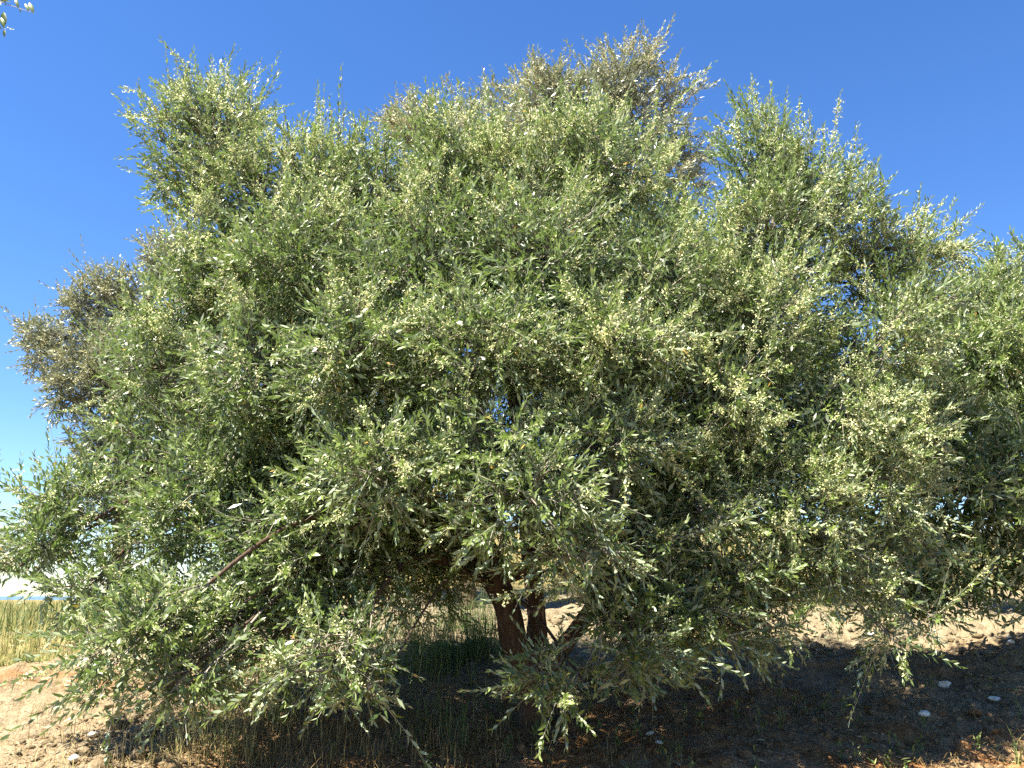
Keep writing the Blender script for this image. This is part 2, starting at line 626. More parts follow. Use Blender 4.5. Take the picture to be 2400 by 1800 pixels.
    D = norm(Tn * 0.45 + rad * 0.35 + norm(rng.normal(0, 1, (N, 3))) * 0.85 + up * lf * 0.7)
    L = rng.uniform(*sprig_len, N) * np.where(lf[:, 0] > 0.3, 1.15, 1.0)
    L = L * np.where(rng.uniform(0, 1, N) < 0.07, 1.7, 1.0)
    bend = norm(rng.normal(0, 1, (N, 3))) * 0.24 + up * np.clip(lf, -0.5, 0.6) * 0.35
    if len(extra):                                            # single long shoots that stand out of the outline
        X = np.array([np.concatenate([a, norm(np.asarray(b)) , [c]]) for a, b, c in extra])
        P0 = np.vstack([P0, X[:, :3]])
        D = np.vstack([D, X[:, 3:6]])
        L = np.concatenate([L, X[:, 6]])
        bend = np.vstack([bend, np.tile(up * 0.08, (len(X), 1))])
        N = len(P0)
    far = P0[:, 1] > far_y
    pb = np.clip((noise3(P0, 1.1, seed + 60) * 0.5 + noise3(P0, 3.0, seed + 61) * 0.5 - 0.5) * 4.2 + 0.82, 0.06, 1.0)
    pb = pb * (0.30 + 0.70 * sstep(1.6, 2.8, P0[:, 2] + 0.35 * P0[:, 0]))
    bloom = np.where(rng.uniform(0, 1, N) < pb, rng.uniform(0.5, 1.0, N), 0.03)
    leafy = rng.uniform(0, 1, N) < 0.15                        # vigorous shoots bear few flowers
    bloom[leafy] *= 0.15
    tip = P0 + D * L[:, None] * 0.6
    depth = np.min(np.sqrt((((tip[:, None] - B[None, :, :3]) / (B[None, :, 3:6] + 0.10)) ** 2).sum(-1)), axis=1)
    inside = depth < 0.70                                      # shoots deep in the crown: barer, hardly any flowers
    bloom[inside[:len(bloom)]] *= 0.12
    bloom[far[:len(bloom)]] *= 0.2
    ts = np.linspace(0, 1, 4)[None, :, None]
    C = P0[:, None] + D[:, None] * L[:, None, None] * ts + bend[:, None] * L[:, None, None] * ts ** 2
    R = np.linspace(0.0024, 0.0009, 4)[None] * np.ones((N, 1))
    nf = ~far
    fn = np.linalg.norm(P0 - EYE, axis=1) < fine_d
    for w, kk in ((nf & fn, (0, 2, 3)), (nf & ~fn & (rng.uniform(0, 1, N) < 0.55), (0, 3))):
        if w.any():
            V, T = batch_tubes(C[w][:, kk], R[w][:, kk], 3)
            tw.add(V, T, np.repeat(rng.uniform(0.3, 1, w.sum()), 3 * len(kk)))
    link('twigs', tw.mesh('twigs', M['twig']), root, kind='stuff')
    # --- leaves, in opposite pairs turned a quarter each time
    step = leaf_len * leaf_step
    K = int(max(L) / step) + 1
    LP, LD, LN, LL, LV, LS = [], [], [], [], [], []
    FP, FA, FW = [], [], []
    roll = rng.uniform(0, 6.283, N)
    tone = rng.normal(0, 0.13, N)
    for q in range(K):
        tq = (q + 0.6) * step / L
        ok = np.flatnonzero((tq < 1.0) & (~far | (q % 2 == 0)) & (~inside | (q % 2 == 0)))
        if not len(ok):
            continue
        tq = tq[ok][:, None]
        d, b, l = D[ok], bend[ok], L[ok][:, None]
        P = P0[ok] + d * l * tq + b * l * tq ** 2
        T = norm(d + 2 * b * tq)
        u = norm(np.cross(T, np.array([0.37, 0.81, 0.29])))
        v = np.cross(T, u)
        ph = roll[ok] + q * 1.5708 + rng.normal(0, 0.25, len(ok))
        for sgn in (0, math.pi):
            have = rng.uniform(0, 1, len(ok)) < np.where(tq[:, 0] < 0.3, 0.62, 0.93)
            h = np.flatnonzero(have)
            p2 = ph[h] + sgn
            r = u[h] * np.cos(p2)[:, None] + v[h] * np.sin(p2)[:, None]
            a = np.clip(rng.normal(0.80, 0.22, len(h)) - 0.42 * tq[h, 0], 0.15, 1.5)[:, None]
            ld = norm(T[h] * np.cos(a) + r * np.sin(a) + rng.normal(0, 0.10, (len(h), 3)))
            nn = T[h] * np.sin(a) - r * np.cos(a) + up * 0.45 + rng.normal(0, 0.22, (len(h), 3))
            nn = norm(nn - ld * (nn * ld).sum(1, keepdims=True))
            prof = 0.62 + 0.55 * np.sin(np.clip(tq[h, 0], 0.05, 0.97) * math.pi * 0.9)
            LP.append(P[h]); LD.append(ld); LN.append(nn)
            LL.append(leaf_len * prof * rng.uniform(0.72, 1.22, len(h)) * np.where(far[ok][h], 1.35, 1.0))
            vv = 0.10 + 0.55 * tq[h, 0] * rng.uniform(0.5, 1.2, len(h)) + rng.normal(0, 0.10, len(h)) + tone[ok[h]] + 0.16 * leafy_pad(leafy, ok[h], N)
            vv = np.clip(vv, 0, 0.93)
            vv[rng.uniform(0, 1, len(h)) < 0.004] = 1.0
            LV.append(vv); LS.append(ok[h])
            fl = np.flatnonzero((rng.uniform(0, 1, len(ok)) < flower * bloom_pad(bloom, ok, N)) & (tq[:, 0] < 0.85))
            if len(fl):
                p3 = ph[fl] + sgn + 0.5
                r = u[fl] * np.cos(p3)[:, None] + v[fl] * np.sin(p3)[:, None]
                FP.append(P[fl]); FA.append(norm(r + T[fl] * 0.5 + rng.normal(0, 0.3, (len(fl), 3)) - up * 0.15)); FW.append(far[ok][fl])
    LP, LD, LN, LL, LV, LS = np.vstack(LP), np.vstack(LD), np.vstack(LN), np.concatenate(LL), np.concatenate(LV), np.concatenate(LS)
    W = LL * width * rng.uniform(0.82, 1.2, len(LL))
    curl = rng.normal(0.03, 0.10, len(LL))
    above = LP[:, 2] > ground_z(LP[:, 0], LP[:, 1]) + 0.1
    sel = above
    if main:                                                  # the leaves that show largest become parts of their own
        dist = np.linalg.norm(LP - EYE, axis=1)
        fac = np.abs(((EYE - LP) / dist[:, None] * LN).sum(1))
        size = LL * W * fac / dist ** 2
        u_ = (LP[:, 0]) / LP[:, 1]
        size = np.where((np.abs(u_) < 0.55) & above, size, 0)
        top = np.argsort(-size)[:300]
        sel = above.copy()
        sel[top] = False
        near_leaves.append((root, LP[top], LD[top], LN[top], LL[top], W[top], curl[top], LV[top]))
    g = Geo()
    fine = np.linalg.norm(LP - EYE, axis=1) < fine_d
    for part, tr in ((sel & fine, 4), (sel & ~fine, 2)):
        if part.any():
            V, T, a = make_leaves(LP[part], LD[part], LN[part], LL[part], W[part], curl[part], LV[part], tr)
            g.add(V, T, a)
    if fill:                                                  # oversized dark filler leaves added deep in the crown to block light and gaps
        wv = B[:, 3] * B[:, 4] * B[:, 5]
        own2 = rng.choice(len(B), fill, p=wv / wv.sum())
        FPt = B[own2, :3] + norm(rng.normal(0, 1, (fill, 3))) * (rng.uniform(0, 1, (fill, 1)) ** 0.4) * B[own2, 3:6] * 0.85
        fd = norm(rng.normal(0, 1, (fill, 3)) + up * 0.2)
        fn_ = norm(np.cross(fd, rng.normal(0, 1, (fill, 3))))
        fn_ = fn_ * np.where(fn_[:, 2:3] < 0, -1, 1)
        okq = FPt[:, 2] > ground_z(FPt[:, 0], FPt[:, 1]) + 0.2
        FPt, fd, fn_ = FPt[okq], fd[okq], fn_[okq]
        V, T, a = make_leaves(FPt, fd, fn_, leaf_len * rng.uniform(1.1, 1.9, len(FPt)), leaf_len * rng.uniform(.28, .5, len(FPt)), np.full(len(FPt), .05), rng.uniform(0, .35, len(FPt)), 2)
        g.add(V, T, a)
    link('crown', g.mesh('crown', M[lmat]), root, kind='stuff')
    nl, nfl = len(LP), 0
    if FP:
        FP, FA, FW = np.vstack(FP), np.vstack(FA), np.concatenate(FW)
        okf = FP[:, 2] > ground_z(FP[:, 0], FP[:, 1]) + 0.1
        FP, FA, FW = FP[okf], FA[okf], FW[okf]
        nfl = len(FP)
        rl = rng.uniform(0.024, 0.050, nfl)
        g = Geo()
        for b in range(buds):
            w = np.flatnonzero(~FW | (b % 3 == 0))
            if not len(w):
                continue
            x = ((b + 0.7) / buds)
            off = norm(rng.normal(0, 1, (len(w), 3))) * 0.0085
            Pq = FP[w] + FA[w] * (rl[w] * x)[:, None] + off * (1.25 - 0.6 * x)
            br = rng.uniform(*bud_r, len(w)) * np.where(FW[w], 1.7, 1.0)
            V, T, a = make_buds(Pq, br, norm(FA[w] + rng.normal(0, 0.6, (len(w), 3))), np.clip(rng.normal(0.55, 0.25, len(w)), 0, 1))
            g.add(V, T, a)
        link('blossom', g.mesh('blossom', M[fmat]), root, kind='stuff')
    print('TREE', label[:30], 'ends', n, 'sprigs', N, 'leaves', nl, 'racemes', nfl)
    return root


def leafy_pad(leafy, idx, N):
    if len(leafy) < N:
        leafy = np.concatenate([leafy, np.ones(N - len(leafy), bool)])
    return leafy[idx].astype(float)


def bloom_pad(bloom, idx, N):
    if len(bloom) < N:
        bloom = np.concatenate([bloom, np.full(N - len(bloom), 0.15)])
    return bloom[idx]


def bl(px, py, Y, rx, ry, rz, lift, dens=1.0):
    return (at(px, py, Y), (rx, ry, rz), lift, dens)


def st(*pts):
    return [[*at(px, py, Y), r] for px, py, Y, r in pts]


# the big tree in the middle
main_blobs = [
    # upright heads along the top
    bl(500, 310, 5.8, .36, .45, .40, .75), bl(395, 340, 5.8, .22, .3, .24, .4), bl(430, 430, 5.7, .22, .35, .20, .1), bl(600, 460, 5.6, .36, .45, .36, .6),
    bl(745, 420, 5.6, .24, .4, .32, .8), bl(900, 450, 5.5, .40, .5, .32, .6), bl(1080, 420, 5.4, .40, .5, .36, .75),
    bl(1270, 420, 5.3, .42, .5, .36, .7), bl(1420, 390, 5.2, .45, .5, .40, .75), bl(1560, 580, 5.2, .34, .45, .30, .4),
    bl(1780, 380, 5.8, .26, .35, .36, .9), bl(1880, 430, 5.8, .30, .4, .34, .7), bl(1960, 500, 5.7, .26, .35, .28, .6), bl(1800, 560, 5.5, .42, .5, .42, .6),
    bl(2070, 620, 5.7, .34, .4, .30, .6), bl(2170, 580, 5.7, .18, .25, .18, .5), bl(2150, 700, 5.6, .26, .35, .26, .4),
    # middle
    bl(540, 610, 5.5, .38, .5, .42, .3), bl(450, 700, 5.5, .36, .5, .34, .2), bl(720, 620, 5.1, .55, .55, .48, .4), bl(980, 620, 4.95, .58, .55, .48, .4), bl(1260, 620, 4.8, .58, .55, .48, .4),
    bl(1530, 680, 4.9, .52, .5, .45, .3), bl(1780, 760, 5.1, .50, .5, .42, .3), bl(2030, 830, 5.3, .42, .5, .42, .2),
    bl(350, 850, 5.4, .38, .5, .45, .2), bl(590, 850, 4.9, .46, .5, .42, .15), bl(830, 830, 4.5, .46, .45, .34, .15), bl(1130, 830, 4.4, .48, .42, .32, .1),
    bl(1420, 850, 4.5, .46, .42, .36, .1), bl(1680, 940, 4.8, .44, .42, .40, .05, 1.2), bl(1900, 1000, 5.0, .46, .45, .42, .05, 1.2), bl(2070, 1050, 5.3, .38, .4, .42, .0, 1.2), bl(1760, 1080, 4.9, .4, .38, .34, .0, 1.1), bl(1980, 1120, 5.0, .36, .36, .32, .0, 1.1),
    bl(600, 1180, 5.3, .45, .4, .40, .0), bl(760, 1060, 5.2, .42, .4, .36, .0), bl(940, 960, 4.9, .36, .36, .30, .05), bl(760, 1250, 5.3, .40, .36, .30, -.1), bl(960, 1260, 5.2, .34, .34, .24, -.1), bl(1560, 1080, 5.1, .42, .4, .36, .0), bl(1380, 1180, 5.0, .36, .34, .30, -.05),
    bl(620, 1230, 4.7, .36, .3, .26, .0), bl(745, 1170, 4.65, .30, .28, .24, .0), bl(560, 1390, 4.75, .32, .3, .2, -.1), bl(720, 1310, 4.7, .30, .28, .2, -.1), bl(480, 1180, 4.9, .34, .32, .28, .0), bl(900, 1290, 4.9, .28, .28, .18, -.1),
    # lower skirts
    bl(340, 1080, 5.3, .34, .42, .38, .0), bl(520, 1050, 5.1, .38, .4, .36, -.05), bl(190, 1230, 5.0, .30, .35, .22, .3, .7), bl(100, 1190, 4.9, .16, .2, .16, .6, .7),
    bl(40, 1330, 4.7, .20, .22, .12, .2, 1.0), bl(100, 1290, 4.8, .18, .2, .12, .3, .8), bl(190, 1390, 4.7, .24, .26, .14, -.1, .6), bl(420, 1290, 4.95, .42, .36, .32, -.1),
    bl(310, 1510, 4.2, .24, .26, .18, -.3), bl(380, 1620, 4.1, .19, .2, .12, -.4), bl(480, 1510, 4.5, .30, .28, .22, -.3), bl(290, 1580, 4.15, .15, .16, .09, -.3, .7), bl(660, 1330, 5.1, .38, .4, .32, -.1),
    bl(630, 1500, 4.6, .30, .28, .18, -.4), bl(770, 1570, 4.15, .24, .22, .13, -.4), bl(870, 1640, 4.1, .16, .16, .08, -.3), bl(760, 1400, 4.8, .36, .34, .22, -.2), bl(960, 1390, 5.3, .30, .28, .15, -.2), bl(1010, 1300, 5.2, .28, .28, .18, -.1), bl(880, 1360, 5.0, .3, .35, .25, -.3, .6),
    bl(880, 1120, 4.15, .30, .28, .20, .1), bl(1000, 1160, 4.3, .26, .28, .24, .0), bl(820, 1240, 4.4, .22, .25, .12, -.1), bl(1160, 1040, 4.25, .34, .3, .26, .0),
    bl(1250, 1180, 4.05, .36, .3, .28, -.05), bl(1360, 1290, 4.1, .28, .28, .18, -.1), bl(1420, 1060, 4.4, .34, .3, .28, -.05),
    bl(1370, 1600, 4.4, .26, .24, .14, .2, 1.6), bl(1290, 1590, 4.4, .14, .16, .10, .2, 1.3), bl(1490, 1500, 4.5, .22, .25, .2, -.1, 1.2),
    bl(1500, 1300, 4.6, .36, .35, .28, -.25), bl(1640, 1200, 4.7, .34, .35, .30, -.1, .8), bl(1700, 1360, 4.7, .34, .32, .24, -.3), bl(1850, 1230, 4.8, .36, .35, .30, -.1),
    bl(1930, 1330, 4.8, .26, .28, .20, -.2), bl(2020, 1220, 5.0, .3, .32, .26, -.1), bl(1800, 1440, 4.7, .28, .25, .13, -.4), bl(1620, 1430, 4.7, .32, .3, .15, -.3), bl(1710, 1470, 4.65, .24, .24, .10, -.3), bl(1530, 1400, 4.6, .26, .26, .14, -.3),
    bl(2140, 1410, 4.8, .20, .18, .10, -.3), bl(2120, 1510, 4.7, .12, .12, .08, -.6, .8), bl(2200, 1320, 4.9, .22, .25, .14, -.1),
]
# the far side of the same crown
for (x, y, z, rx, ry, rz, l) in ((-1.6, 6.5, 3.9, .8, .5, .7, .4), (-.4, 6.6, 4.3, .9, .5, .7, .5), (.9, 6.6, 4.2, .9, .5, .7, .5), (2.0, 6.4, 3.7, .8, .5, .6, .4),
                                 (-2.0, 6.3, 2.7, .7, .5, .5, .1), (-.9, 6.6, 3.0, .8, .5, .6, .1), (.6, 6.7, 3.0, .8, .5, .6, .1), (1.9, 6.4, 2.8, .7, .5, .5, .1),
                                 (-1.2, 6.0, 2.4, .6, .45, .4, .0), (-.5, 5.9, 2.7, .5, .4, .4, .0), (1.2, 6.1, 2.3, .6, .45, .4, .0),
                                 (0.1, 6.1, 3.4, .6, .4, .5, .2), (-.8, 6.1, 3.5, .6, .4, .5, .2), (1.0, 6.1, 3.4, .6, .4, .5, .2), (1.7, 6.0, 3.1, .5, .4, .5, .2), (-1.6, 6.0, 3.2, .5, .4, .5, .2), (0.2, 6.0, 4.4, .8, .6, .5, .5), (-1.3, 6.0, 4.3, .6, .5, .5, .5), (1.5, 6.2, 4.0, .6, .5, .5, .4)):
    main_blobs.append((np.array([x, y, z]), (rx, ry, rz), l, 0.55))

main_base = at(1245, 1690, 5.5)
main_base[2] = gz(main_base[0], main_base[1])[0] - 0.03
b0 = list(main_base)
main_stems = [
    [[b0[0] + .02, b0[1], b0[2] - .08, .12]] + st((1245, 1620, 5.48, .085), (1205, 1500, 5.42, .078), (1165, 1370, 5.35, .07), (1080, 1250, 5.3, .055), (940, 1180, 5.3, .045), (760, 1100, 5.4, .035)),
    [[b0[0] + .06, b0[1] + .04, b0[2] - .08, .10]] + st((1262, 1600, 5.55, .07), (1258, 1450, 5.6, .06), (1240, 1250, 5.6, .055), (1200, 900, 5.6, .045), (1150, 650, 5.7, .03)),
    st((1255, 1600, 5.52, .06), (1310, 1530, 5.6, .055), (1390, 1420, 5.8, .05), (1500, 1220, 5.8, .05), (1620, 950, 5.8, .04), (1760, 700, 5.8, .03)),
    st((1420, 1390, 5.8, .04), (1600, 1200, 5.7, .035), (1760, 1080, 5.5, .03), (1960, 1000, 5.4, .025)),
    st((1180, 1350, 5.4, .05), (1000, 1000, 5.6, .04), (800, 760, 5.7, .035), (640, 560, 5.8, .025)),
]


def shoot(px, py, Y, tx, ty, tY=None):
    a, b = at(px, py, Y), at(tx, ty, tY or Y)
    return (a, b - a, float(np.linalg.norm(b - a)))


extras = [shoot(520, 200, 5.8, 548, 112), shoot(460, 210, 5.8, 452, 118), shoot(330, 215, 5.8, 282, 208), shoot(620, 230, 5.8, 655, 168), shoot(560, 210, 5.8, 575, 150),
          shoot(745, 300, 5.6, 745, 205), shoot(1085, 280, 5.4, 1072, 190), shoot(1140, 290, 5.4, 1140, 185), shoot(970, 300, 5.5, 960, 225), shoot(1400, 270, 5.2, 1390, 190),
          shoot(1765, 280, 5.8, 1762, 182), shoot(1740, 290, 5.8, 1705, 230), shoot(1810, 290, 5.8, 1806, 200), shoot(1870, 320, 5.8, 1875, 235), shoot(1950, 330, 5.8, 1972, 222),
          shoot(1955, 400, 5.7, 1985, 340), shoot(2010, 440, 5.7, 2050, 378), shoot(2060, 520, 5.7, 2072, 448), shoot(2140, 540, 5.7, 2160, 440), shoot(2190, 560, 5.7, 2302, 492),
          shoot(2170, 600, 5.7, 2270, 530), shoot(2200, 545, 5.7, 2240, 470), shoot(60, 1150, 4.9, 25, 1105), shoot(110, 1130, 4.9, 78, 1070), shoot(60, 1230, 4.9, 30, 1190),
          shoot(1290, 1520, 4.4, 1165, 1560), shoot(1290, 1580, 4.4, 1170, 1620), shoot(880, 1200, 4.1, 790, 1150), shoot(960, 1010, 4.2, 930, 960), shoot(1330, 1360, 4.0, 1120, 1430)]

olive_tree('large bushy olive tree covered in cream blossom, filling the middle of the view', main_base, main_stems, main_blobs, 4000, 10, seed=3, main=True, far_y=6.15, fill=70000, extra=extras)


# the largest-showing leaves of the big tree, each a part of its own
def leaf_mesh(name, var):
    ts = (0.0, 0.16, 0.38, 0.62, 0.84, 1.0)
    ws = (0.06, 0.38, 0.5, 0.46, 0.24, 0.0)
    V, T = [], []
    for t_, w_ in zip(ts, ws):
        z = 0.10 * math.sin(t_ * 2.6) - 0.10 * t_ * t_
        V += [(t_, -w_, z + 0.10 * w_), (t_, 0, z), (t_, w_, z + 0.10 * w_)]
    for i in range(5):
        a = i * 3
        for k in (0, 1):
            if i < 4:
                T += [(a + k, a + 3 + k, a + 4 + k), (a + k, a + 4 + k, a + 1 + k)]
            else:
                T += [(a + k, a + 4, a + 1 + k)]
    return mesh_from(name, np.array(V), np.array(T), {'var': np.full(len(V), var)}, True, M['leaf'])


leaf_kinds = [leaf_mesh('leaf_blade', v) for v in (0.12, 0.3, 0.48, 0.66, 0.85)]


def leaf_object(parent, P, D, N_, L, W, var):
    S = np.cross(N_, D)
    o = bpy.data.objects.new('leaf', leaf_kinds[int(np.clip(var * 5, 0, 4))])
    COL.objects.link(o)
    mw = Matrix(((D[0] * L, S[0] * W, N_[0] * L, P[0]), (D[1] * L, S[1] * W, N_[1] * L, P[1]), (D[2] * L, S[2] * W, N_[2] * L, P[2]), (0, 0, 0, 1)))
    o.parent = parent
    o.matrix_local = Matrix.Translation(-Vector(parent.location)) @ mw
    return o


for root, LP, LD, LN, LL, LW, LC, LV in near_leaves:
    for q in range(len(LP)):
        leaf_object(root, LP[q], LD[q], LN[q], LL[q], LW[q], LV[q])

# ---- the neighbour on the right
rb = [bl(2290, 740, 7.3, .42, .5, .42, .5), bl(2400, 700, 7.4, .46, .5, .46, .6), bl(2330, 860, 6.8, .5, .5, .42, .3), bl(2200, 880, 6.7, .42, .45, .42, .25),
      bl(2440, 900, 6.6, .5, .5, .45, .3), bl(2240, 1030, 6.4, .45, .45, .38, .1), bl(2400, 1050, 6.2, .5, .45, .38, .1), bl(2140, 1130, 6.5, .36, .4, .36, .0),
      bl(2300, 1180, 6.1, .45, .4, .30, -.1), bl(2450, 1190, 6.0, .45, .4, .3, -.1), bl(2170, 1280, 6.4, .36, .36, .26, -.2), bl(2210, 1390, 6.3, .36, .34, .16, -.3),
      bl(2090, 1400, 6.6, .26, .3, .18, -.2), bl(2330, 1400, 6.3, .34, .32, .16, -.3), bl(2300, 1330, 6.2, .4, .36, .24, -.1), bl(2430, 1340, 6.2, .45, .36, .24, -.1), bl(2150, 980, 6.6, .4, .4, .36, .2), bl(2080, 1250, 6.7, .36, .36, .3, -.1), bl(2600, 800, 7.4, .7, .7, .6, .4, .5), bl(2650, 1050, 6.8, .6, .6, .5, .1, .5), bl(2620, 1250, 6.4, .5, .5, .4, -.1, .5),
      bl(2350, 800, 8.8, .8, .7, .6, .3, .5), bl(2500, 950, 9.4, .8, .7, .6, .2, .4), bl(2250, 1050, 9.0, .6, .6, .5, .1, .5), bl(2850, 950, 8.4, .8, .8, .7, .2, .4)]
rbase = at(2440, 1400, 8.2)
rbase[2] = gz(rbase[0], rbase[1])[0] - 0.03
rs = [[[*rbase[:2], rbase[2] - .05, .16]] + st((2430, 1330, 8.2, .10), (2390, 1180, 8.0, .08), (2300, 1000, 7.8, .07), (2290, 860, 7.7, .04)),
      [[rbase[0] + .1, rbase[1], rbase[2] - .05, .15]] + st((2460, 1320, 8.1, .1), (2470, 1150, 8.0, .08), (2520, 950, 8.0, .05))]
olive_tree('pale green blossoming olive tree cut off by the right edge of the view', rbase, rs, rb, 950, 8, fill=20000, seed=17, far_y=7.6, leaf_len=0.066, lmat='leaf', flower=0.85)

# ---- the tall tree behind, its golden head above the others
kb = [bl(1470, 180, 9.0, .40, .5, .36, .4), bl(1410, 240, 9.0, .36, .45, .32, .3), bl(1560, 240, 9.1, .30, .4, .26, .2), bl(1620, 250, 9.1, .16, .25, .22, .3, .8), bl(1280, 230, 8.9, .36, .45, .30, .4), bl(1210, 320, 8.9, .34, .4, .3, .2),
      bl(1320, 205, 8.9, .13, .2, .16, .4), bl(1620, 360, 9.0, .24, .3, .22, .1, .7), bl(1520, 330, 9.0, .4, .4, .3, .2), bl(1400, 340, 9, .45, .4, .3, .2), bl(1580, 440, 9.0, .3, .3, .22, .1), bl(1000, 300, 9.0, .45, .45, .25, .4), bl(1120, 350, 9.0, .45, .5, .3, .3), bl(1400, 420, 9.2, .8, .7, .6, .2, .5), bl(1050, 520, 9.3, .8, .7, .7, .1, .5),
      bl(750, 520, 9.4, .8, .7, .6, .2, .5), bl(850, 800, 9.3, .8, .8, .7, .0, .4), bl(1300, 800, 9.4, .9, .8, .7, .0, .4), bl(1650, 700, 9.3, .7, .7, .6, .0, .4), bl(1150, 300, 10.6, .9, .8, .6, .3, .4)]
kbase = at(1095, 1440, 9.3)
kbase[2] = gz(kbase[0], kbase[1])[0] - 0.03
ks = [[[*kbase[:2], kbase[2] - .05, .14]] + st((1095, 1380, 9.3, .085), (1085, 1200, 9.3, .08), (1130, 900, 9.2, .11), (1260, 600, 9.1, .06), (1440, 320, 9.0, .015)),
      st((1090, 1100, 9.3, .12), (1000, 800, 9.3, .09), (920, 500, 9.2, .05)), st((1180, 800, 9.2, .07), (1450, 600, 9.2, .04), (1560, 430, 9.1, .015))]
olive_tree('tall olive tree with golden blossom rising behind the big one', kbase, ks, kb, 850, 7, fill=8000, seed=29, far_y=10.0, leaf_len=0.062, lmat='leaf_grey', fmat='flower_gold', flower=1.0, buds=4, bud_r=(.006, .010), sprig_len=(.14, .3))

# ---- the grey tree on the left
lb = [bl(140, 790, 12.6, .55, .6, .36, .25), bl(100, 830, 12.6, .32, .4, .3, .1), bl(230, 710, 12.7, .50, .5, .36, .4), bl(300, 680, 12.9, .42, .5, .34, .4), bl(400, 590, 13.0, .50, .5, .34, .4), bl(470, 640, 13, .7, .7, .5, .3),
      bl(220, 880, 12.4, .66, .6, .45, .1), bl(150, 930, 12.5, .35, .4, .3, .0), bl(330, 830, 12.6, .8, .7, .6, .2), bl(260, 1020, 12.5, .50, .5, .40, -.1), bl(230, 1080, 12.4, .26, .3, .25, -.2), bl(210, 1160, 12.3, .30, .35, .25, .1), bl(330, 1110, 12.6, .6, .6, .5, -.1),
      bl(450, 950, 13, .9, .8, .8, .1, .6), bl(550, 750, 13.4, .9, .8, .8, .3, .6), bl(330, 850, 14.4, 1.0, .8, .9, .2, .5)]
lbase = at(285, 1440, 13.0)
lbase[2] = gz(lbase[0], lbase[1])[0] - 0.03
ls = [[[*lbase[:2], lbase[2] - .05, .25]] + st((283, 1385, 13, .14), (285, 1280, 13, .12), (290, 1100, 13, .1), (310, 880, 13, .07), (350, 700, 13, .04)),
      st((288, 1200, 13, .1), (400, 1000, 13.1, .08), (480, 800, 13.1, .05))]
olive_tree('grey leaved olive tree standing behind on the left against the sky', lbase, ls, lb, 1100, 8, fill=10000, seed=37, far_y=13.2, leaf_len=0.070, lmat='leaf_grey', fmat='flower_gold', flower=0.6, buds=3, bud_r=(.008, .012), sprig_len=(.15, .32))

# ---- a distant one on the plain
fb = [bl(5, 1290, 30, .9, .9, .5, .2), bl(-60, 1270, 30.5, 1.2, 1.0, .7, .3), bl(-20, 1320, 30, 1.0, .9, .5, .0)]
fbase = at(-30, 1400, 30.0)
fbase[2] = gz(fbase[0], fbase[1])[0] - 0.03
fs = [[[*fbase[:2], fbase[2] - .05, .25]] + st((-30, 1370, 30, .15), (-25, 1300, 30, .08))]
olive_tree('small far tree on the plain at the left edge of the view', fbase, fs, fb, 260, 6, seed=43, far_y=0, leaf_len=0.085, lmat='leaf_grey', fmat='flower_gold', flower=0.3, buds=1, bud_r=(.012, .018))


# ---- a sprig of another tree reaching into the top left corner
def branch_corner():
    r0 = at(-420, -260, 4.0)
    root = empty('olive_branch', r0, 'sprig of silver leaves reaching in at the top left corner of the sky', 'branch')
    rng = np.random.default_rng(3)
    g = Geo()
    lines = [[(-420, -260, 4.0, .010), (-200, -110, 3.95, .006), (-60, -30, 3.9, .003), (8, 6, 3.9, .0022), (80, 31, 3.9, .0014)],
             [(-200, -110, 3.95, .006), (-110, 10, 3.95, .004), (-40, 60, 3.95, .002), (9, 68, 3.95, .0012)]]
    paths = []
    for L in lines:
        P = spline(np.array([[*at(a, b, c), d] for a, b, c, d in L]), 8)
        V, T = tube(P[:, :3], P[:, 3], 5)
        g.add(V, T, 0.7)
        paths.append(P)
    link('stem', g.mesh('stem', M['twig'], True), root)
    # leaves seen in the frame, then more along the stem outside it
    for (px, py, tx, ty, Y, var) in ((68, 26, 58, 8, 3.9, .6), (79, 30, 68, 5, 3.9, .7), (44, 18, 36, -4, 3.9, .2), (47, 20, 48, 30, 3.88, .3), (12, 6, 10, -16, 3.9, .5), (14, 8, 12, 14, 3.9, .4),
                                     (10, 66, 2, 40, 3.95, .7), (9, 62, 8, 26, 3.98, .2), (10, 70, 10, 88, 3.93, .3), (4, 66, -14, 60, 3.95, .4)):
        a, b = at(px, py, Y), at(tx, ty, Y)
        d = b - a
        L = np.linalg.norm(d)
        d = d / L
        n = norm(np.cross(d, np.cross(EYE - a, d)) + rng.normal(0, 0.3, 3) + np.array([-.3, 0, .5]))
        n = norm(n - d * (n @ d))
        leaf_object(root, a, d, n, L, L * 0.3, var)
    for P in paths:
        for j in range(2, len(P) - 8):
            for q in (-1, 1):
                T = norm(P[j + 1, :3] - P[j - 1, :3])
                r = norm(np.cross(T, rng.normal(0, 1, 3)))
                d = norm(T * .8 + r * .7)
                n = norm(np.array([0, 0, 1.0]) - d * d[2] + rng.normal(0, .2, 3))
                n = norm(n - d * (n @ d))
                leaf_object(root, P[j, :3], d, n, rng.uniform(.045, .065), .012, rng.uniform(0, .8))
    c = at(18, 66, 3.95)
    n = 9
    Pq = c + np.stack([np.linspace(-.012, .03, n), rng.normal(0, .005, n), rng.normal(0, .005, n)], 1)
    V, T, a = make_buds(Pq, np.full(n, .005), norm(rng.normal(0, 1, (n, 3))), np.full(n, .9))
    g = Geo()
    g.add(V, T, a)
    link('blossom', g.mesh('blossom', M['flower']), root)


branch_corner()


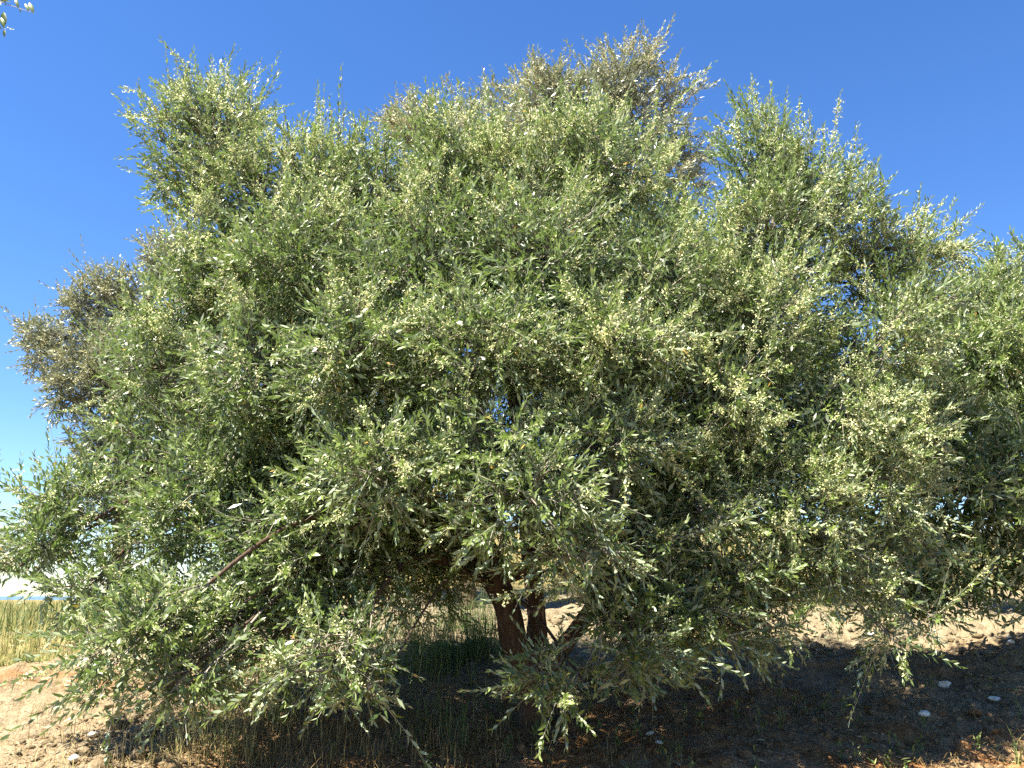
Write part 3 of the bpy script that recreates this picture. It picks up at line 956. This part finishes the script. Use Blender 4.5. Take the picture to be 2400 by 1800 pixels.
# ------------------------------------------------------------------ what grows and lies on the ground
def gp(px, py):
    """where the line of sight through a photo pixel meets the ground"""
    u, v = (px - 1200.0) / F, (900.0 - py) / F
    d = np.array([u, CP - v * SP, SP + v * CP])
    d = d / d[1]
    Y = np.arange(2.5, 60, 0.02)
    Q = EYE + d * Y[:, None]
    hit = np.flatnonzero(Q[:, 2] <= gz(Q[:, 0], Q[:, 1]))
    if len(hit):
        q = Q[hit[0]]
        return np.array([q[0], q[1], gz(q[0], q[1])[0]])
    return EYE + d * 60


def blades(X, Y, H, W, lean, var, rng):
    """grass blades rooted at X, Y"""
    n = len(X)
    Z = gz(X, Y) - 0.01
    P = np.stack([X, Y, Z], 1)
    az = rng.uniform(0, 6.283, n)
    h = np.stack([np.cos(az), np.sin(az), np.zeros(n)], 1)
    s = np.stack([-np.sin(az), np.cos(az), np.zeros(n)], 1)
    H, W, lean = H[:, None], W[:, None], lean[:, None]
    up = np.array([0, 0, 1.0])
    mid = P + up * H * 0.55 * np.cos(lean * 0.6) + h * H * 0.55 * np.sin(lean * 0.6)
    tip = mid + up * H * 0.45 * np.cos(lean * 1.7) + h * H * 0.45 * np.sin(lean * 1.7)
    V = np.stack([P - s * W, P + s * W, mid - s * W * 0.8, mid + s * W * 0.8, tip], 1)
    t = np.array([[0, 1, 3], [0, 3, 2], [2, 3, 4]])
    T = (np.arange(n)[:, None, None] * 5 + t).reshape(-1, 3)
    return V.reshape(-1, 3), T, np.repeat(var, 5)


rng = np.random.default_rng(77)
# tall dry field on the left plain
n = 19000
Y = 7.3 + 52 * rng.uniform(0, 1, n) ** 2.2
X = -3.3 - (Y * 0.75 - 1.5) * rng.uniform(0, 1, n)
keep = noise2(X, Y, 0.7, 5) + 0.4 * noise2(X, Y, 2.3, 6) > 0.42
keep &= ~((Y < 8.2) & (X > -3.9))
X, Y = X[keep], Y[keep]
n = len(X)
edge = sstep(7.2, 9.0, Y + 1.2 * (noise2(X, Y, 1.1, 12) - .5))
V, T, a = blades(X, Y, rng.uniform(.12, .5, n) * (.3 + .7 * edge) * (.6 + .8 * noise2(X, Y, .9, 13)), 0.0020 + 0.00028 * Y, np.abs(rng.normal(.45, .4, n)), np.clip(rng.normal(.87, .15, n) - .75 * sstep(.5, .75, noise2(X, Y, .55, 9)), 0, 1), rng)
g = Geo(); g.add(V, T, a)
link('field_grass', g.mesh('field_grass', M['grass']), kind='stuff', label='tall yellowing grass of the open plain on the left')
# yellow grass up the slope behind
n = 13000
Y = 9.8 + 30 * rng.uniform(0, 1, n) ** 1.8
X = -2.5 + (Y * 0.9) * rng.uniform(0, 1, n)
keep = noise2(X, Y, 0.8, 15) + 0.4 * noise2(X, Y, 2.0, 16) > 0.5
X, Y = X[keep], Y[keep]
n = len(X)
V, T, a = blades(X, Y, rng.uniform(.15, .45, n), 0.0022 + 0.00030 * Y, np.abs(rng.normal(.3, .3, n)), np.clip(rng.normal(.85, .15, n), 0, 1), rng)
g = Geo(); g.add(V, T, a)
link('slope_grass', g.mesh('slope_grass', M['grass']), kind='stuff', label='dry yellow grass on the rising ground behind the trees')
# green tufts round the trunk and along the edge of the worked soil
g = Geo()
for px, py, rad, n, h, vm in ((1060, 1560, .30, 300, .42, .25), (1000, 1580, .28, 220, .36, .35), (1120, 1530, .22, 240, .5, .2), (940, 1570, .2, 110, .3, .55), (1090, 1470, .3, 240, .5, .2), (960, 1500, .3, 160, .4, .3), (860, 1570, .25, 90, .28, .7),
                              (660, 1700, .10, 80, .32, .4), (620, 1690, .26, 90, .28, .75), (560, 1690, .28, 90, .26, .8), (480, 1740, .24, 90, .22, .85), (540, 1780, .18, 90, .24, .7), (430, 1770, .2, 70, .18, .85), (600, 1620, .25, 80, .3, .6),  # straw tones raised here to stand in for sun the branches block
                              (700, 1620, .2, 70, .28, .45), (1580, 1530, .2, 80, .14, .4), (1540, 1500, .25, 80, .2, .45), (1640, 1490, .3, 110, .18, .6), (1060, 1700, .3, 46, .3, .35), (980, 1660, .4, 40, .3, .45), (1080, 1760, .2, 26, .34, .3), (800, 1640, .3, 50, .2, .6),
                              (2390, 1790, .08, 26, .2, .3), (1980, 1440, .3, 120, .2, .5), (1900, 1420, .3, 100, .25, .7), (2150, 1330, .5, 220, .4, .5)):
    c = gp(px, py)
    X = c[0] + rng.normal(0, rad * .6, n)
    Y = c[1] + rng.normal(0, rad * .6, n)
    V, T, a = blades(X, Y, h * rng.uniform(.45, 1.2, n), rng.uniform(.0016, .0034, n), np.abs(rng.normal(.5, .4, n)), np.clip(rng.normal(vm + .12, .22, n), 0, 1), rng)
    g.add(V, T, a)
link('tuft_grass', g.mesh('tuft_grass', M['grass']), kind='stuff', label='green grass tufts around the trunk and beside the worked soil')
# straw: standing remnants at the left edge of the shade, flattened under the tree
g = Geo()
n = 2600
X = rng.normal(-1.35, .75, n); Y = rng.normal(5.1, .38, n)
V, T, a = blades(X, Y, rng.uniform(.06, .22, n), rng.uniform(.001, .002, n), np.abs(rng.normal(.8, .5, n)), np.clip(rng.normal(.65, .25, n), 0, 1), rng)
g.add(V, T, a)
n = 6500
X = rng.uniform(-2.0, 3.6, n); Y = rng.uniform(4.2, 6.4, n)
k = noise2(X, Y, 1.6, 31) + .3 * noise2(X, Y, 5, 32) > .62
X, Y = X[k], Y[k]; n = len(X)
V, T, a = blades(X, Y, rng.uniform(.05, .18, n), rng.uniform(.0009, .0018, n), rng.uniform(.9, 1.5, n), np.clip(rng.normal(.4, .3, n), 0, 1), rng)
g.add(V, T, a)
n = 3500
X = rng.uniform(-5, 5, n); Y = rng.uniform(6.3, 10.5, n)
k = noise2(X, Y, 1.1, 35) > .5
X, Y = X[k], Y[k]; n = len(X)
V, T, a = blades(X, Y, rng.uniform(.04, .14, n), rng.uniform(.001, .002, n), rng.uniform(.5, 1.5, n), np.clip(rng.normal(.7, .25, n), 0, 1), rng)
g.add(V, T, a)
link('straw_grass', g.mesh('straw_grass', M['straw']), kind='stuff', label='flattened dry straw on the ground under and beside the big tree')
# fallen leaves
n = 7000
X = rng.normal(.6, 1.8, n); Y = rng.normal(5.1, .8, n)
P = np.stack([X, Y, gz(X, Y) + .006], 1)
az = rng.uniform(0, 6.283, n)
d = norm(np.stack([np.cos(az), np.sin(az), rng.normal(0, .25, n)], 1))
nn = norm(np.array([0, 0, 1.0]) - d * d[:, 2:3] + rng.normal(0, .3, (n, 3)))
nn = norm(nn - d * (nn * d).sum(1, keepdims=True))
V, T, a = make_leaves(P, d, nn, rng.uniform(.03, .06, n), rng.uniform(.007, .013, n), rng.normal(.05, .15, n), np.clip(rng.normal(.45, .3, n), 0, 1), 2)
g = Geo(); g.add(V, T, a)
link('fallen_leaves', g.mesh('fallen_leaves', M['shade_litter']), kind='stuff', label='brown fallen leaves littering the shade of the big tree')
# low green weeds in the shade and on the soil
g = Geo()
for q in range(150):
    if q < 90:
        c = np.array([rng.normal(1.1, 1.1), rng.normal(5.2, .5)])
    else:
        c = np.array([rng.uniform(-4, 4), rng.uniform(6.0, 9.0)])
    z = gz(c[0], c[1])[0]
    m_ = int(rng.integers(8, 22))
    az = rng.uniform(0, 6.283, m_)
    el = rng.uniform(.2, 1.2, m_)
    d = np.stack([np.cos(az) * np.cos(el), np.sin(az) * np.cos(el), np.sin(el)], 1)
    nn = norm(np.array([0, 0, 1.0]) - d * d[:, 2:3])
    P = np.array([c[0], c[1], z]) + np.stack([rng.normal(0, .01, m_), rng.normal(0, .01, m_), rng.uniform(0, .09, m_)], 1)
    V, T, a = make_leaves(P, d, nn, rng.uniform(.02, .055, m_), rng.uniform(.006, .014, m_), rng.normal(.1, .1, m_), rng.uniform(.2, .9, m_), 4)
    g.add(V, T, a)
link('weeds', g.mesh('weeds', M['grass']), kind='stuff', label='low green weeds scattered on the shaded soil')

# loose clods of worked soil
ico_v, ico_f = None, None
import bmesh


def ico(sub):
    b = bmesh.new()
    bmesh.ops.create_icosphere(b, subdivisions=sub, radius=1.0)
    V = np.array([v.co[:] for v in b.verts])
    T = np.array([[v.index for v in f.verts] for f in b.faces])
    b.free()
    return V, T


iv, it = ico(1)
n = 11000
X = rng.uniform(-4.8, 4.8, n); Y = 4.3 + 4.6 * rng.uniform(0, 1, n) ** 1.3
under = np.exp(-(((X - .7) / 2.2) ** 4 + ((Y - 4.7) / 1.1) ** 4))
k = (rng.uniform(0, 1, n) > under * .75) & (noise2(X, Y, 1.3, 51) > .36)
X, Y = X[k], Y[k]; n = len(X)
r = np.clip(rng.lognormal(-4.45, .6, n), .006, .06)
V = iv[None] * (1 + rng.uniform(-.38, .38, (n, len(iv), 1))) * r[:, None, None] * rng.uniform(.7, 1.3, (n, 1, 3)) * np.array([1, 1, .75])
V = V + np.stack([X, Y, gz(X, Y) + r * .15], 1)[:, None]
T = (np.arange(n)[:, None, None] * len(iv) + it).reshape(-1, 3)
me = mesh_from('soil_clods', V.reshape(-1, 3), T, {'path': np.zeros(n * len(iv)), 'shade_litter': np.repeat(zones(X, Y)[1], len(iv)), 'field': np.zeros(n * len(iv))}, True, M['soil'])
link('soil_clods', me, kind='stuff', label='crumbly clods of pale worked soil')

# stones
m, nt, out = new_mat('pale_limestone')
gg = nt.nodes.new('ShaderNodeNewGeometry')
nz_ = nt.nodes.new('ShaderNodeTexNoise')
nz_.inputs['Scale'].default_value = 22
nz_.inputs['Detail'].default_value = 6
nt.links.new(gg.outputs['Position'], nz_.inputs[0])
p = nt.nodes.new('ShaderNodeBsdfPrincipled')
nt.links.new(ramp(nt, nz_.outputs[0], [(0.3, (0.44, 0.36, 0.25)), (0.5, (0.64, 0.58, 0.48)), (0.7, (0.78, 0.75, 0.68))]), p.inputs['Base Color'])
p.inputs['Roughness'].default_value = 0.9
b = nt.nodes.new('ShaderNodeBump')
b.inputs['Strength'].default_value = 0.5
b.inputs['Distance'].default_value = 0.01
nt.links.new(nz_.outputs[0], b.inputs['Height'])
nt.links.new(b.outputs[0], p.inputs['Normal'])
nt.links.new(p.outputs[0], out.inputs[0])
M['stone'] = m
sv, stt = ico(2)
for q, (px, py, size, lab) in enumerate((
        (190, 1648, .055, 'flat whitish stone on the sunny soil below the hanging left branches'),
        (218, 1726, .060, 'bright white pointed stone beside the lowest hanging sprig on the left'),
        (187, 1738, .024, 'small white pebble just left of the pointed white stone'),
        (166, 1690, .040, 'cream stone half sunk in the soil between two white stones'),
        (174, 1792, .065, 'large pale stone cut by the bottom edge on the left'),
        (210, 1546, .060, 'pale stone on the orange track behind the left branches'),
        (2370, 1508, .065, 'white block of stone on the orange ground at the right edge'),
        (2364, 1494, .040, 'smaller white stone lying behind the white block at the right edge'),
        (2042, 1490, .060, 'flat white stone on sunlit soil under the right branches'),
        (2166, 1676, .070, 'tan angular stone catching light in the shade on the right'),
        (2330, 1641, .085, 'big tan stone at the border of shade and sun on the right'),
        (2212, 1612, .095, 'broad tan rock half in shade under the hanging right sprig'),
        (1524, 1722, .050, 'round grey stone in deep shade right of the trunk'),
        (1544, 1744, .055, 'pale lump of stone in front of the round grey one in the shade'))):
    r_ = np.random.default_rng(900 + q)
    c = gp(px, py)
    ax = r_.uniform(.75, 1.25, 3) * np.array([1.15, .9, .62])
    nzs = 1 + .5 * (noise3(sv + q * 3.1, 1.5, q) - .5) + .25 * (noise3(sv + q * 3.1, 3.5, q + 5) - .5)
    V = sv * nzs[:, None] * ax * size * .5
    an = r_.uniform(0, 6.28)
    V = np.stack([V[:, 0] * math.cos(an) - V[:, 1] * math.sin(an), V[:, 0] * math.sin(an) + V[:, 1] * math.cos(an), V[:, 2]], 1)
    o = link('stone', mesh_from('stone', V, stt, None, False, M['stone']), None, label=lab, category='stone', group='loose stones')
    o.location = (c[0], c[1], c[2] + size * .10)


# a poppy and a yellow flower
def wild_flower(px, py, hh, head, nm, lab, colr, npet, pet, up_py=None):
    c = gp(px, py)
    root = empty(nm, c, lab, 'flower')
    g = Geo()
    P = spline(np.array([[*c, .0022], [c[0] + .01, c[1], c[2] + hh * .5, .0018], [c[0] - .005, c[1] - .01, c[2] + hh, .0014]]), 5)
    V, T = tube(P[:, :3], P[:, 3], 5)
    g.add(V, T, .3)
    link('stem', g.mesh('stem', M['grass'], True), root)
    m, nt, out = new_mat(nm + '_petal')
    p = nt.nodes.new('ShaderNodeBsdfPrincipled')
    p.inputs['Base Color'].default_value = (*colr, 1)
    p.inputs['Roughness'].default_value = .6
    nt.links.new(p.outputs[0], out.inputs[0])
    for k in range(npet):
        a = k * 6.283 / npet
        d = np.array([math.cos(a) * .8, math.sin(a) * .8, .55])
        d = d / np.linalg.norm(d)
        n = np.array([0, 0, 1.0]) - d * d[2]
        n = n / np.linalg.norm(n)
        s = np.cross(n, d)
        V = [P[-1, :3] + d * pet * t_ + s * pet * w_ + n * pet * z_ for t_, w_, z_ in ((0, 0, 0), (.4, -.42, .1), (.4, .42, .1), (.9, -.36, .22), (.9, .36, .22), (.55, 0, 0), (1.0, 0, .2))]
        T = [(0, 1, 5), (0, 5, 2), (1, 3, 5), (5, 4, 2), (3, 6, 5), (5, 6, 4)]
        link('petal', mesh_from('petal', np.array(V), np.array(T), None, True, m), root)


wild_flower(655, 1660, .30, .02, 'poppy', 'single red poppy beside the hanging branches left of the trunk', (.62, .03, .015), 4, .022)
wild_flower(1700, 1440, .20, .02, 'daisy', 'lone yellow flower behind the leaves right of the trunk', (.75, .52, .03), 9, .028)

# power lines far off on the left
m, nt, out = new_mat('cable_metal')
p = nt.nodes.new('ShaderNodeBsdfPrincipled')
p.inputs['Base Color'].default_value = (.22, .24, .27, 1)
p.inputs['Roughness'].default_value = .6
nt.links.new(p.outputs[0], out.inputs[0])
for q, (y0, lab) in enumerate(((1195, 'topmost of the four thin power lines crossing the low sky'), (1208, 'second power line from the top in the low sky'), (1222, 'third power line from the top in the low sky'), (1234, 'lowest of the four thin power lines in the low sky'))):
    tt_ = np.linspace(-9, 7.5, 34)
    P = np.array([at(t_ * 88, y0 + 21 * t_ - .55 * t_ * t_, 130 + 2.2 * t_) for t_ in tt_])
    V, T = tube(P, np.full(len(P), .032), 5)
    g = Geo(); g.add(V, T)
    link('power_line', g.mesh('power_line', m, True), None, label=lab, category='power line', group='power lines over the plain')
